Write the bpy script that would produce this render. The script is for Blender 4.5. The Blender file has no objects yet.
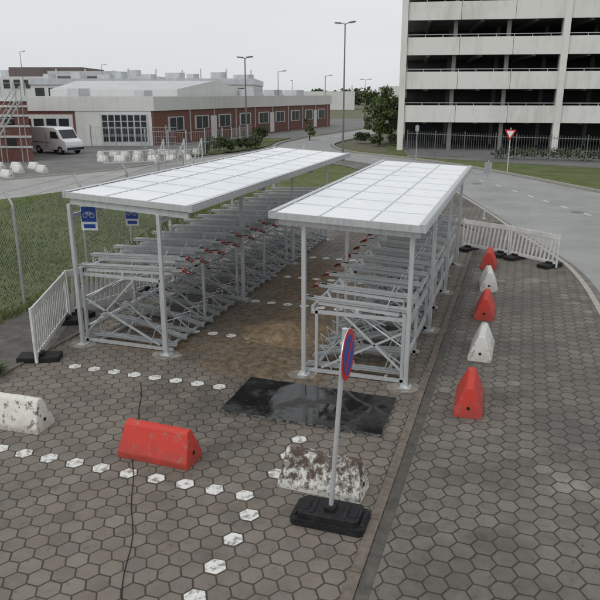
import bpy, math, random
from mathutils import Vector, Matrix, noise
from mathutils.geometry import tessellate_polygon
random.seed(7)
R=random.Random(11)
sc=bpy.context.scene
CA,SA=math.cos(math.radians(18)),math.sin(math.radians(18))
def C(X,Y):            # survey frame -> site frame (site frame is aligned with the shelters)
    return (X*CA-Y*SA, X*SA+Y*CA)

# ---------------------------------------------------------------- materials
def newmat(name):
    m=bpy.data.materials.new(name); m.use_nodes=True
    nt=m.node_tree; b=nt.nodes['Principled BSDF']
    return m,nt,b
def N(nt,t,**k):
    n=nt.nodes.new(t)
    for a,v in k.items(): setattr(n,a,v)
    return n
def simple(name,col,rough=.7,metal=0,var=.15,scale=6,bump=0.0,col2=None,spec=.5,detail=6,thr=(.35,.65)):
    m,nt,b=newmat(name)
    tc=N(nt,'ShaderNodeTexCoord'); nz=N(nt,'ShaderNodeTexNoise')
    nz.inputs['Scale'].default_value=scale; nz.inputs['Detail'].default_value=detail; nz.inputs['Roughness'].default_value=.65
    nt.links.new(tc.outputs['Object'],nz.inputs['Vector'])
    cr=N(nt,'ShaderNodeValToRGB')
    c2=col2 if col2 else tuple(c*(1-var*2) for c in col)
    cr.color_ramp.elements[0].position=thr[0]; cr.color_ramp.elements[1].position=thr[1]
    cr.color_ramp.elements[0].color=(*c2,1); cr.color_ramp.elements[1].color=(*col,1)
    nt.links.new(nz.outputs['Fac'],cr.inputs['Fac']); nt.links.new(cr.outputs['Color'],b.inputs['Base Color'])
    b.inputs['Roughness'].default_value=rough; b.inputs['Metallic'].default_value=metal
    b.inputs['Specular IOR Level'].default_value=spec
    if bump:
        bp=N(nt,'ShaderNodeBump'); bp.inputs['Strength'].default_value=bump; bp.inputs['Distance'].default_value=.02
        nt.links.new(nz.outputs['Fac'],bp.inputs['Height']); nt.links.new(bp.outputs['Normal'],b.inputs['Normal'])
    return m
def streaky(name,col,dirt,rough=.8,amt=.5,zs=.25,sx=2.2):
    m,nt,b=newmat(name); L=nt.links.new
    tc=N(nt,'ShaderNodeTexCoord'); mp=N(nt,'ShaderNodeMapping'); mp.inputs['Scale'].default_value=(sx,sx,zs); L(tc.outputs['Object'],mp.inputs[0])
    n1=N(nt,'ShaderNodeTexNoise'); n1.inputs['Scale'].default_value=1; n1.inputs['Detail'].default_value=8; n1.inputs['Roughness'].default_value=.7; L(mp.outputs[0],n1.inputs['Vector'])
    n2=N(nt,'ShaderNodeTexNoise'); n2.inputs['Scale'].default_value=.18; n2.inputs['Detail'].default_value=5; L(tc.outputs['Object'],n2.inputs['Vector'])
    ad=N(nt,'ShaderNodeMath',operation='ADD'); L(n1.outputs['Fac'],ad.inputs[0]); L(n2.outputs['Fac'],ad.inputs[1])
    mr=N(nt,'ShaderNodeMapRange'); L(ad.outputs[0],mr.inputs[0]); mr.inputs[1].default_value=.95; mr.inputs[2].default_value=1.35; mr.inputs[4].default_value=amt
    mx=N(nt,'ShaderNodeMix',data_type='RGBA'); L(mr.outputs[0],mx.inputs[0]); mx.inputs[6].default_value=(*col,1); mx.inputs[7].default_value=(*dirt,1)
    L(mx.outputs[2],b.inputs['Base Color']); b.inputs['Roughness'].default_value=rough
    return m

def hexmat(name,w,cols,joint,soil=None,patches=.35,tint=(.90,.925,.95),damp0=.50):
    m,nt,b=newmat(name); L=nt.links.new
    def M(op,a,bb=None,c=None,clamp=False):
        n=N(nt,'ShaderNodeMath',operation=op); n.use_clamp=clamp
        for i,v in enumerate((a,bb,c)):
            if v is None: continue
            if isinstance(v,(int,float)): n.inputs[i].default_value=v
            else: L(v,n.inputs[i])
        return n.outputs[0]
    def V(op,a,bb=None):
        n=N(nt,'ShaderNodeVectorMath',operation=op)
        for i,v in enumerate((a,bb)):
            if v is None: continue
            if isinstance(v,tuple): n.inputs[i].default_value=v
            else: L(v,n.inputs[i])
        return n
    def noi(scale,det=5,rough=.6,vec=None):
        n=N(nt,'ShaderNodeTexNoise'); n.inputs['Scale'].default_value=scale; n.inputs['Detail'].default_value=det
        n.inputs['Roughness'].default_value=rough; L(vec if vec else tc.outputs['Object'],n.inputs['Vector']); return n.outputs['Fac']
    def mix(f,a,bb,bt='MIX'):
        n=N(nt,'ShaderNodeMix',data_type='RGBA',blend_type=bt)
        if isinstance(f,(int,float)): n.inputs[0].default_value=f
        else: L(f,n.inputs[0])
        for i,v in ((6,a),(7,bb)):
            if isinstance(v,tuple): n.inputs[i].default_value=(*v,1)
            else: L(v,n.inputs[i])
        return n.outputs[2]
    def ramp(f,a,bb):
        n=N(nt,'ShaderNodeMapRange'); n.clamp=True
        L(f,n.inputs[0]); n.inputs[1].default_value=a; n.inputs[2].default_value=bb; return n.outputs[0]
    tc=N(nt,'ShaderNodeTexCoord')
    s3=math.sqrt(3)
    wob=N(nt,'ShaderNodeTexNoise'); wob.inputs['Scale'].default_value=3.0; wob.inputs['Detail'].default_value=1; L(tc.outputs['Object'],wob.inputs['Vector'])
    wv=V('SUBTRACT',wob.outputs['Color'],(.5,.5,.5)); ws=V('MULTIPLY',wv.outputs[0],(.035,.035,0))
    p0=V('ADD',tc.outputs['Object'],ws.outputs[0])
    p=V('MULTIPLY',p0.outputs[0],(1/w,1/w,0)); P=V('ADD',p.outputs[0],(s3*200,200,0))
    r=(s3,1,1); h=(s3/2,.5,0)
    a=V('SUBTRACT',V('MODULO',P.outputs[0],r).outputs[0],h)
    bq=V('SUBTRACT',V('MODULO',V('SUBTRACT',P.outputs[0],h).outputs[0],r).outputs[0],h)
    la=V('LENGTH',a.outputs[0]).outputs['Value']; lb=V('LENGTH',bq.outputs[0]).outputs['Value']
    f=M('LESS_THAN',lb,la)
    mx=N(nt,'ShaderNodeMix',data_type='VECTOR'); L(f,mx.inputs[0]); L(a.outputs[0],mx.inputs[4]); L(bq.outputs[0],mx.inputs[5])
    g=mx.outputs[1]
    idv=V('FLOOR',V('ADD',V('DIVIDE',V('SUBTRACT',P.outputs[0],g).outputs[0],(s3/2,.5,1)).outputs[0],(.5,.5,.5)).outputs[0])
    wn=N(nt,'ShaderNodeTexWhiteNoise',noise_dimensions='2D'); L(idv.outputs[0],wn.inputs['Vector'])
    ab=V('ABSOLUTE',g); sx=N(nt,'ShaderNodeSeparateXYZ'); L(ab.outputs[0],sx.inputs[0])
    hd=M('MAXIMUM',sx.outputs[1],M('ADD',M('MULTIPLY',sx.outputs[0],.8660),M('MULTIPLY',sx.outputs[1],.5)))
    edge=M('SUBTRACT',.5,hd)
    big=noi(.45,6,.65); med=noi(2.3,6,.7); fine=noi(60,3,.7)
    rag=M('ADD',M('MULTIPLY',noi(40,2),.035),M('MULTIPLY',M('SUBTRACT',med,.5),.05))
    jm=ramp(M('SUBTRACT',edge,rag),.0,.036)     # 0 joint, 1 stone
    cr=N(nt,'ShaderNodeValToRGB'); e=cr.color_ramp.elements
    e[0].color=(*cols[0],1); e[1].color=(*cols[-1],1); e[0].position=0; e[1].position=1
    for i,c in enumerate(cols[1:-1]):
        q=e.new((i+1)/(len(cols)-1)); q.color=(*c,1)
    L(wn.outputs['Value'],cr.inputs['Fac'])
    col=cr.outputs['Color']
    rnd2=M('FRACT',M('MULTIPLY',wn.outputs['Value'],7.31))
    lm=M('MULTIPLY',M('GREATER_THAN',rnd2,.55),ramp(noi(.33,3),.56,.62))
    col=mix(M('MULTIPLY',lm,patches),col,(.42,.38,.315))
    # the odd stone from another batch
    odd=M('GREATER_THAN',M('FRACT',M('MULTIPLY',wn.outputs['Value'],31.7)),.93)
    col=mix(M('MULTIPLY',odd,.45),col,(.12,.10,.085))
    n1=ramp(big,.32,.68); col=mix(M('MULTIPLY',n1,.50),col,(.105,.090,.074))
    n2=ramp(med,.42,.75); col=mix(M('MULTIPLY',n2,.40),col,(.36,.325,.275))
    n3=ramp(fine,.3,.7); col=mix(M('MULTIPLY',n3,.34),col,(.09,.078,.065))
    n4=ramp(noi(7,5,.75),.57,.65); col=mix(M('MULTIPLY',n4,.42),col,(.06,.052,.043))
    mj=ramp(noi(1.1,3),.45,.65); jc=mix(mj,joint,(.065,.062,.035))
    col=mix(jm,jc,col)
    # damp areas: darker and smoother
    damp=ramp(noi(.28,7,.72),damp0,damp0+.10)
    col=mix(M('MULTIPLY',damp,.36),col,(.0,.0,.0))
    if soil:
        for (cx,cy,rx,ry) in soil:
            d=V('LENGTH',V('MULTIPLY',V('SUBTRACT',tc.outputs['Object'],(cx,cy,0)).outputs[0],(1/rx,1/ry,0)).outputs[0]).outputs['Value']
            dd=M('ADD',d,M('MULTIPLY',M('SUBTRACT',med,.5),1.8))
            sm=M('SUBTRACT',1,ramp(dd,.55,1.05),clamp=True)
            soilc=mix(ramp(noi(6,6,.8),.38,.62),(.065,.044,.026),(.27,.19,.115))
            col=mix(M('MULTIPLY',sm,.92),col,soilc)
    col=mix(1.0,col,tint,'MULTIPLY')
    L(col,b.inputs['Base Color'])
    b.inputs['Specular IOR Level'].default_value=.4
    L(M('SUBTRACT',.80,M('MULTIPLY',damp,.38)),b.inputs['Roughness'])
    bp=N(nt,'ShaderNodeBump'); bp.inputs['Strength'].default_value=.55; bp.inputs['Distance'].default_value=.012
    hh=M('ADD',jm,M('ADD',M('MULTIPLY',fine,.35),M('MULTIPLY',wn.outputs['Value'],.4)))
    L(hh,bp.inputs['Height']); L(bp.outputs['Normal'],b.inputs['Normal'])
    return m

pav=hexmat('hex_paving',.25,[(.21,.17,.137),(.265,.217,.175),(.238,.194,.155),(.30,.25,.205),(.23,.197,.168)],(.055,.044,.035),
    soil=[(-4.6,13.2,2.0,2.4),(-5.0,17.5,1.6,3.2),(-6.9,11.6,1.2,.7),(-2.6,11.6,1.2,.5),(-4.3,11.0,1.5,.6)])
pav2=hexmat('hex_paving_grey',.265,[(.195,.168,.142),(.245,.213,.18),(.215,.186,.158),(.275,.24,.205),(.26,.227,.19)],(.055,.047,.038),patches=.85,tint=(.84,.87,.90),damp0=.47)
kerbm=simple('kerb_concrete',(.44,.42,.37),.85,scale=9,var=.15,bump=.3)
kerbd=simple('edging_stone',(.20,.165,.135),.85,scale=9,var=.2,bump=.3)
gutter=simple('gutter_stone',(.11,.10,.088),.6,scale=4,var=.25,bump=.3)
gutter2=simple('road_gutter_stone',(.22,.21,.20),.8,scale=4,var=.2,bump=.2)
roadm=simple('road_asphalt',(.335,.335,.33),.8,scale=.5,var=.11,bump=.03,detail=14)
road2=simple('light_asphalt',(.38,.37,.36),.8,scale=.5,var=.12,detail=14)
yardm=simple('yard_asphalt',(.20,.195,.19),.85,scale=.35,var=.17,detail=12)
pathm=simple('path_asphalt',(.14,.13,.118),.85,scale=3,var=.25,bump=.2)
paint=simple('road_paint',(.72,.72,.70),.6,scale=20,var=.12)
hexpaint=simple('worn_marking',(.72,.72,.69),.65,scale=11,col2=(.27,.24,.21),thr=(.39,.52),detail=12)
def grassmat(name,a,bb,cc):
    m,nt,b=newmat(name); L=nt.links.new
    tc=N(nt,'ShaderNodeTexCoord')
    n1=N(nt,'ShaderNodeTexNoise'); n1.inputs['Scale'].default_value=.5; n1.inputs['Detail'].default_value=10; n1.inputs['Roughness'].default_value=.75
    L(tc.outputs['Object'],n1.inputs['Vector'])
    cr=N(nt,'ShaderNodeValToRGB'); e=cr.color_ramp.elements; e[0].position=.3; e[1].position=.7
    e[0].color=(*a,1); e[1].color=(*cc,1); q=e.new(.5); q.color=(*bb,1)
    L(n1.outputs['Fac'],cr.inputs['Fac']); L(cr.outputs['Color'],b.inputs['Base Color']); b.inputs['Roughness'].default_value=.95
    b.inputs['Specular IOR Level'].default_value=.1
    return m
grassm=grassmat('grass_soil',(.065,.09,.035),(.115,.14,.058),(.18,.18,.095))
bladem=grassmat('grass_blades',(.10,.135,.05),(.15,.185,.075),(.24,.24,.13))
farm=grassmat('far_ground',(.11,.12,.07),(.16,.155,.11),(.20,.19,.15))
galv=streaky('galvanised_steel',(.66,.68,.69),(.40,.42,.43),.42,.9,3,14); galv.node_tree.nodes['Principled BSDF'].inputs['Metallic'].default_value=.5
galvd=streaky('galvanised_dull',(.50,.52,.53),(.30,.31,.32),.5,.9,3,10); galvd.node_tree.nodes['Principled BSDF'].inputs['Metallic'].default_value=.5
roofm=streaky('roof_sheet',(.84,.855,.87),(.64,.67,.70),.5,.5,1,.9)
roofj=simple('roof_joint',(.69,.72,.74),.5,metal=.2,scale=2,var=.06)
redp=simple('red_handle',(.42,.035,.025),.5,var=.2)
blackp=simple('black_rubber',(.026,.026,.028),.65,scale=9,var=.3,bump=.3,spec=.3)
concp=simple('concrete_pad',(.34,.315,.27),.9,scale=7,var=.28,bump=.3)
def grime(name,col,chip,gcol,th):
    m,nt,b=newmat(name); L=nt.links.new
    tc=N(nt,'ShaderNodeTexCoord'); sx=N(nt,'ShaderNodeSeparateXYZ'); L(tc.outputs['Object'],sx.inputs[0])
    nz=N(nt,'ShaderNodeTexNoise'); nz.inputs['Scale'].default_value=7; nz.inputs['Detail'].default_value=12; nz.inputs['Roughness'].default_value=.75; L(tc.outputs['Object'],nz.inputs['Vector'])
    n2=N(nt,'ShaderNodeTexNoise'); n2.inputs['Scale'].default_value=3; n2.inputs['Detail'].default_value=8; n2.inputs['Roughness'].default_value=.7; L(tc.outputs['Object'],n2.inputs['Vector'])
    cr=N(nt,'ShaderNodeValToRGB'); e=cr.color_ramp.elements; e[0].position=th; e[1].position=th+.05; e[0].color=(*chip,1); e[1].color=(*col,1); L(nz.outputs['Fac'],cr.inputs['Fac'])
    z=N(nt,'ShaderNodeMath',operation='MULTIPLY_ADD'); L(sx.outputs[2],z.inputs[0]); z.inputs[1].default_value=-1.1; L(n2.outputs['Fac'],z.inputs[2])
    mr=N(nt,'ShaderNodeMapRange'); L(z.outputs[0],mr.inputs[0]); mr.inputs[1].default_value=.15; mr.inputs[2].default_value=.5; mr.inputs[4].default_value=.6
    mx=N(nt,'ShaderNodeMix',data_type='RGBA'); L(mr.outputs[0],mx.inputs[0]); L(cr.outputs[0],mx.inputs[6]); mx.inputs[7].default_value=(*gcol,1)
    L(mx.outputs[2],b.inputs['Base Color']); b.inputs['Roughness'].default_value=.6
    bp=N(nt,'ShaderNodeBump'); bp.inputs['Strength'].default_value=.35; bp.inputs['Distance'].default_value=.01; L(nz.outputs['Fac'],bp.inputs['Height']); L(bp.outputs['Normal'],b.inputs['Normal'])
    return m
redb=grime('red_barrier_paint',(.58,.045,.03),(.36,.15,.12),(.25,.06,.045),.39)
whiteb=grime('white_barrier_paint',(.70,.68,.62),(.13,.11,.095),(.36,.32,.26),.41)
whitec=grime('clean_barrier_paint',(.72,.71,.67),(.20,.17,.15),(.40,.36,.31),.39)
def peelmat():
    m,nt,b=newmat('peeling_barrier_paint'); L=nt.links.new
    tc=N(nt,'ShaderNodeTexCoord'); sx=N(nt,'ShaderNodeSeparateXYZ'); L(tc.outputs['Object'],sx.inputs[0])
    nz=N(nt,'ShaderNodeTexNoise'); nz.inputs['Scale'].default_value=9; nz.inputs['Detail'].default_value=12; nz.inputs['Roughness'].default_value=.78; L(tc.outputs['Object'],nz.inputs['Vector'])
    mu=N(nt,'ShaderNodeMath',operation='MULTIPLY_ADD'); L(sx.outputs[2],mu.inputs[0]); mu.inputs[1].default_value=-.24; L(nz.outputs['Fac'],mu.inputs[2])
    cr=N(nt,'ShaderNodeValToRGB'); e=cr.color_ramp.elements; e[0].position=.38; e[1].position=.48; e[0].color=(.085,.06,.045,1); e[1].color=(.66,.65,.61,1)
    q=e.new(.43); q.color=(.28,.25,.22,1)
    L(mu.outputs[0],cr.inputs['Fac']); L(cr.outputs['Color'],b.inputs['Base Color']); b.inputs['Roughness'].default_value=.85
    bp=N(nt,'ShaderNodeBump'); bp.inputs['Strength'].default_value=.6; bp.inputs['Distance'].default_value=.012; L(cr.outputs['Color'],bp.inputs['Height']); L(bp.outputs['Normal'],b.inputs['Normal'])
    return m
peel=peelmat()
slat=simple('white_plastic',(.76,.755,.73),.5,scale=4,var=.12,detail=10)
def wetmat():
    m,nt,b=newmat('wet_black_rubber'); L=nt.links.new
    tc=N(nt,'ShaderNodeTexCoord')
    def no(s,d,r=.7):
        n=N(nt,'ShaderNodeTexNoise'); n.inputs['Scale'].default_value=s; n.inputs['Detail'].default_value=d; n.inputs['Roughness'].default_value=r; L(tc.outputs['Object'],n.inputs['Vector']); return n.outputs['Fac']
    a=no(1.6,8); c=no(25,6)
    cr=N(nt,'ShaderNodeValToRGB'); e=cr.color_ramp.elements; e[0].position=.42; e[1].position=.62; e[0].color=(.007,.007,.008,1); e[1].color=(.028,.027,.026,1); L(a,cr.inputs['Fac'])
    c2=N(nt,'ShaderNodeValToRGB'); e=c2.color_ramp.elements; e[0].position=.60; e[1].position=.70; e[0].color=(0,0,0,1); e[1].color=(.6,.6,.6,1); L(c,c2.inputs['Fac'])
    mx=N(nt,'ShaderNodeMix',data_type='RGBA'); L(c2.outputs[0],mx.inputs[0]); L(cr.outputs[0],mx.inputs[6]); mx.inputs[7].default_value=(.14,.13,.12,1); L(mx.outputs[2],b.inputs['Base Color'])
    mr=N(nt,'ShaderNodeMapRange'); L(a,mr.inputs[0]); mr.inputs[1].default_value=.50; mr.inputs[2].default_value=.60; mr.inputs[3].default_value=.04; mr.inputs[4].default_value=.5; L(mr.outputs[0],b.inputs['Roughness'])
    b.inputs['Specular IOR Level'].default_value=.6
    bp=N(nt,'ShaderNodeBump'); bp.inputs['Strength'].default_value=.15; bp.inputs['Distance'].default_value=.01; L(a,bp.inputs['Height']); L(bp.outputs['Normal'],b.inputs['Normal'])
    return m
matm=wetmat()
edgem=simple('worn_mat_edge',(.20,.195,.19),.7,scale=14,col2=(.03,.03,.03),thr=(.42,.58),detail=10)
brick=simple('brick',(.22,.10,.08),.9,scale=5,var=.15)
whitew=streaky('white_wall',(.70,.70,.68),(.45,.45,.43),.8,.5)
garw=streaky('garage_concrete',(.76,.75,.71),(.44,.43,.39),.85,.6,.35,1.6)
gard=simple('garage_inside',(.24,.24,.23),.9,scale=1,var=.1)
gardk=simple('garage_dark_backing',(.13,.13,.13),.9,scale=.6,var=.2)  # dark tone for the wall added behind the garage openings
roofg=simple('grey_roof',(.52,.53,.54),.8,scale=.3,var=.1)
roofl=simple('pale_roof',(.60,.61,.62),.8,scale=.5,var=.08)
glassd=simple('dark_glass',(.035,.045,.05),.15,scale=1,var=.2)
winw=simple('window_frame',(.60,.62,.63),.4,scale=1,var=.1)
brownw=simple('brown_cladding',(.16,.13,.12),.8,scale=.4,var=.15)
lampm=simple('lamp_post_grey',(.20,.21,.21),.5,metal=.3,scale=3,var=.1)
bark=simple('bark',(.09,.07,.05),.9,scale=10,var=.3)
leaf=simple('leaf_green',(.12,.17,.05),.7,scale=.9,col2=(.045,.07,.022),thr=(.38,.62))
leafd=simple('hedge_green',(.085,.11,.045),.8,scale=1.2,col2=(.033,.05,.02),thr=(.38,.62))
blue=simple('sign_blue',(.015,.07,.38),.4,var=.05)
redsign=simple('sign_red',(.60,.02,.025),.4,var=.05)
whites=simple('sign_white',(.8,.8,.8),.4,var=.03)
vanw=simple('van_paint',(.75,.76,.77),.25,var=.03)
soilm=simple('sandy_soil',(.30,.215,.13),.95,scale=8,var=.3,bump=.6,detail=12)
wirem=simple('fence_wire',(.36,.39,.37),.5,metal=.3,scale=4,var=.15)

# ---------------------------------------------------------------- mesh builder
class MB:
    def __init__(s): s.v=[]; s.f=[]; s.m=[]
    def add(s,vs,fs,mat=0):
        o=len(s.v); s.v+= [tuple(v) for v in vs]
        for f in fs: s.f.append(tuple(i+o for i in f)); s.m.append(mat)
    def box(s,c,d,rz=0,mat=0,ry=0,rx=0):
        M=Matrix.Translation(c)@Matrix.Rotation(rz,4,'Z')@Matrix.Rotation(ry,4,'Y')@Matrix.Rotation(rx,4,'X')
        vs=[M@Vector((x*d[0]/2,y*d[1]/2,z*d[2]/2)) for x in(-1,1) for y in(-1,1) for z in(-1,1)]
        s.add(vs,[(0,1,3,2),(4,6,7,5),(0,4,5,1),(2,3,7,6),(0,2,6,4),(1,5,7,3)],mat)
    def beam(s,p0,p1,w,h,mat=0):
        p0=Vector(p0);p1=Vector(p1);d=(p1-p0).normalized()
        up=Vector((0,0,1)) if abs(d.z)<.98 else Vector((0,1,0))
        x=d.cross(up).normalized(); y=x.cross(d)
        vs=[p+x*a*w/2+y*b*h/2 for p in(p0,p1) for a,b in((-1,-1),(1,-1),(1,1),(-1,1))]
        s.add(vs,[(3,2,1,0),(4,5,6,7),(0,1,5,4),(1,2,6,5),(2,3,7,6),(3,0,4,7)],mat)
    def tube(s,p0,p1,r0,r1=None,n=8,mat=0):
        if r1 is None:r1=r0
        p0=Vector(p0);p1=Vector(p1);d=(p1-p0).normalized()
        up=Vector((0,0,1)) if abs(d.z)<.98 else Vector((0,1,0))
        x=d.cross(up).normalized(); y=x.cross(d)
        vs=[]
        for p,r in((p0,r0),(p1,r1)):
            for i in range(n):
                a=2*math.pi*i/n; vs.append(p+x*math.cos(a)*r+y*math.sin(a)*r)
        fs=[(i,(i+1)%n,n+(i+1)%n,n+i) for i in range(n)]+[tuple(range(n))[::-1],tuple(range(n,2*n))]
        s.add(vs,fs,mat)
    def chain(s,pts,r,n=6,mat=0):
        for a,b in zip(pts,pts[1:]): s.tube(a,b,r,r,n,mat)
    def prism(s,poly,z0,z1,mat=0,top=None):
        n=len(poly); vs=[(x,y,z0) for x,y in poly]+[(x,y,z1) for x,y in poly]
        ar=sum(poly[i][0]*poly[(i+1)%n][1]-poly[(i+1)%n][0]*poly[i][1] for i in range(n))
        sd=[(i,(i+1)%n,n+(i+1)%n,n+i) for i in range(n)]
        tp=tuple(range(n,2*n))
        if ar<0: sd=[f[::-1] for f in sd]; tp=tp[::-1]
        s.add(vs,sd,mat); s.add(vs,[tp],mat if top is None else top)
    def build(s,name,mats,parent=None,bevel=0,smooth=False):
        me=bpy.data.meshes.new(name); me.from_pydata(s.v,[],s.f)
        for m in mats: me.materials.append(m)
        me.polygons.foreach_set('material_index',s.m)
        if smooth: me.polygons.foreach_set('use_smooth',[True]*len(s.f))
        me.update()
        o=bpy.data.objects.new(name,me); sc.collection.objects.link(o)
        if parent: o.parent=parent
        if bevel:
            b=o.modifiers.new('b','BEVEL'); b.width=bevel; b.segments=2; b.limit_method='ANGLE'
        return o
def empty(name,loc=(0,0,0)):
    e=bpy.data.objects.new(name,None); e.location=loc; sc.collection.objects.link(e); return e
def sheet(name,poly,z,mat):
    tris=tessellate_polygon([[Vector((x,y,0)) for x,y in poly]])
    fs=[]
    for t in tris:
        a,b,c=[Vector(poly[i]) for i in t]
        cr=(b.x-a.x)*(c.y-a.y)-(b.y-a.y)*(c.x-a.x)
        fs.append(tuple(t) if cr>0 else tuple(t)[::-1])
    me=bpy.data.meshes.new(name); me.from_pydata([(x,y,z) for x,y in poly],[],fs); me.materials.append(mat)
    o=bpy.data.objects.new(name,me); sc.collection.objects.link(o); return o
def crom(pts,k=6):
    out=[]
    P=[Vector(p) for p in pts]; P=[2*P[0]-P[1]]+P+[2*P[-1]-P[-2]]
    for i in range(1,len(P)-2):
        for j in range(k):
            t=j/k; a,b,c,d=P[i-1:i+3]
            out.append(.5*((2*b)+(c-a)*t+(2*a-5*b+4*c-d)*t*t+(3*b-a-3*c+d)*t**3))
    out.append(P[-2]); return out

# ---------------------------------------------------------------- ground & roads
sheet('ground',[(-1500,-400),(1500,-400),(1500,2500),(-1500,2500)],-.15,farm)
Lr=[(3.5,3),(4.5,8),(6.3,12),(7.5,16.1),(8.17,19.4),(8.3,22),(8.3,25),(8.4,29.5),(8.4,33.5),(8.4,38.4),(7.6,43.7),(5.8,50),(2.9,55.5),(-.6,60.5),(-2.4,66),(-2,74),(1,84),(6,96),(12,112),(20,140)]
Rr=[(30,-5),(28,5),(25,15),(22.5,22),(20.5,26),(19,29.5),(17.8,32.5),(16.6,35.5),(15.7,38.5),(14.6,42.5),(13.2,47),(11,52.5),(8,57.5),(5,62),(3.6,66.5),(3.6,73),(6.5,82),(11,94),(17,110),(26,138)]
Lc=[C(*p) for p in crom(Lr)]; Rc=[C(*p) for p in crom(Rr)]
mb=MB()
for i in range(len(Lc)-1):
    mb.add([(*Lc[i],-.1),(*Rc[i],-.1),(*Rc[i+1],-.1),(*Lc[i+1],-.1)],[(0,1,2,3)])
mb.build('road',[roadm])
def strip(mb,line,off,w,z,mat=0,i0=0,i1=None,z0=None):
    P=[Vector(p) for p in line][i0:i1]; q=[]
    for i,p in enumerate(P):
        d=(P[min(i+1,len(P)-1)]-P[max(i-1,0)]).normalized(); n=Vector((-d.y,d.x)); q.append((p+n*(off-w/2),p+n*(off+w/2)))
    for a,b in zip(q,q[1:]):
        vs=[(*a[0],z),(*a[1],z),(*b[1],z),(*b[0],z)]
        mb.add(vs,[(3,2,1,0)],mat)
        if z0 is not None:
            v2=vs+[(x,y,z0) for x,y,_ in vs]; mb.add(v2,[(0,3,7,4),(1,5,6,2)],mat)
mb=MB(); strip(mb,Lc,.07,.14,.012,0,0,95,-.15); strip(mb,Rc,-.07,.14,.01,0,0,None,-.15)
mb.build('kerb',[kerbm])
mb=MB(); strip(mb,Lc,-.14,.26,-.097,0,0,None); strip(mb,Rc,.14,.26,-.097,0,0,None); mb.build('road_gutter',[gutter2])
mb=MB()
mid=[tuple((Vector(a)*.52+Vector(b)*.48)) for a,b in zip(Lc,Rc)]
for i in range(4,len(mid)-3,3):
    strip(mb,mid,0,.13,-.096,0,i,i+2)
mb.build('road_marking',[paint])

plaza=[(-8.8,-4),(-1.38,-4),(-1.38,26),(-8.8,26)]
sheet('pavement',plaza,0,pav)
swL=[C(*p) for p in [(5.0,31),(5.9,34),(5.9,38.4),(5.2,43),(3.4,49.0),(.8,54)]]
side=[(-1.24,-4),(2.0,-4)]+[p for p in Lc[3:72]]+[C(.8,54)]+swL[::-1][1:]+[(-1.24,26)]
sheet('sidewalk',side,-.002,pav2)
mb=MB(); t=-4
while t<26:
    l=1.0; mb.box((-1.31+R.uniform(-.006,.006),t+l/2,-.03+R.uniform(-.004,.004)),(.13,l-.012,.10),rz=R.uniform(-.004,.004),mat=0)
    mb.box((-1.165,t+l/2,-.045),(.14,l-.01,.10),mat=1); t+=l
t=-4
while t<26: mb.box((-8.86,t+.5,-.02),(.1,.985,.10),mat=0); t+=1
mb.build('edging_kerb',[kerbd,gutter],bevel=.006)
sheet('footpath',[(-11.1,-4),(-8.8,-4),(-8.8,26),(-11.1,26)],-.012,pathm)
sheet('bare_earth',[(-8.8,26),(-1.3,26),C(5.0,31),C(5.9,34),C(3,37),C(-2,34)],-.02,farm)
gA=[(-11.1,-4),(-11.1,26),(-8.8,26),C(-2,34),C(3,37),C(5.9,34.5),C(5.9,38.4),C(5.2,43),C(3.4,49.0),C(.8,54),C(-1.8,57.5),C(-4.3,51.5),C(-8,43.3),C(-11.5,38),C(-15,33.3),C(-45,26),C(-45,-8)]
sheet('grass',gA,-.03,grassm)
sheet('service_road',[C(-60,22.5),C(-45,26),C(-15,33.3),C(-11.5,38),C(-8,43.3),C(-4.3,51.5),C(-1.8,57.5),C(-.8,60.6),C(-3,65),C(-4.4,63.5),C(-8.6,56),C(-13.4,46.5),C(-18.2,41.5),C(-60,32)],-.09,road2)
sheet('yard',[C(-90,25),C(-60,32),C(-18.2,41.5),C(-13.4,46.5),C(-8.6,56),C(-4.4,63.5),C(-2.8,68),C(-2.3,76),C(.6,86),C(5.4,97),C(13,116),C(20,150),C(-150,150)],-.13,yardm)
mb=MB(); strip(mb,[C(-60,32.1),C(-18.2,41.6),C(-13.4,46.6),C(-8.6,56.1)],0,.15,.0,0,0,None,-.15); mb.build('kerb',[kerbm])
sheet('grass',[C(-9.3,57.5),C(-5,64.5),C(-3.2,70),C(-2.6,77),C(-1,83),C(-6,82),C(-10.5,66)],-.06,grassm)
vg=Rc[14:82]+[C(8,62),C(9,72),C(14,90),C(60,90),C(60,10)]
sheet('grass',vg,-.035,grassm)
sheet('car_park_apron',[C(9,57),C(24,46),C(60,30),C(60,89),C(12,89)],-.02,yardm)

mb=MB(); w=.25; cx,cy=w*math.sqrt(3)/2,w/2
def hexmark(s,t,sc_=.95):
    i=round(s/cx); j=round(t/cy)
    if (i+j)%2: j+=1
    s,t=i*cx,j*cy; rr=w/math.sqrt(3)*sc_*R.uniform(.93,1)
    ro=R.uniform(-.03,.03)
    mb.add([(s+rr*math.cos(ro+a*math.pi/3)*R.uniform(.94,1),t+rr*math.sin(ro+a*math.pi/3)*R.uniform(.94,1),.0035) for a in range(6)],[tuple(range(6))])
def row(t,s0,s1):
    i=round(s0/cx)
    if i%2: i+=1
    while i*cx<s1: hexmark(i*cx,round(t/w)*w); i+=2
row(7.12,-8.6,-3.0); row(9.9,-8.0,-4.5); row(12.4,-6.6,-4.4); row(15,-6.8,-3.6); row(17.5,-6.6,-3.6); row(20,-6.6,-3.6)
t=4.5
while t<8.9:
    if abs(t-7)>.3: hexmark(-2.86,t)
    t+=.5
mb.build('parking_bay_marking',[hexpaint])

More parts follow.
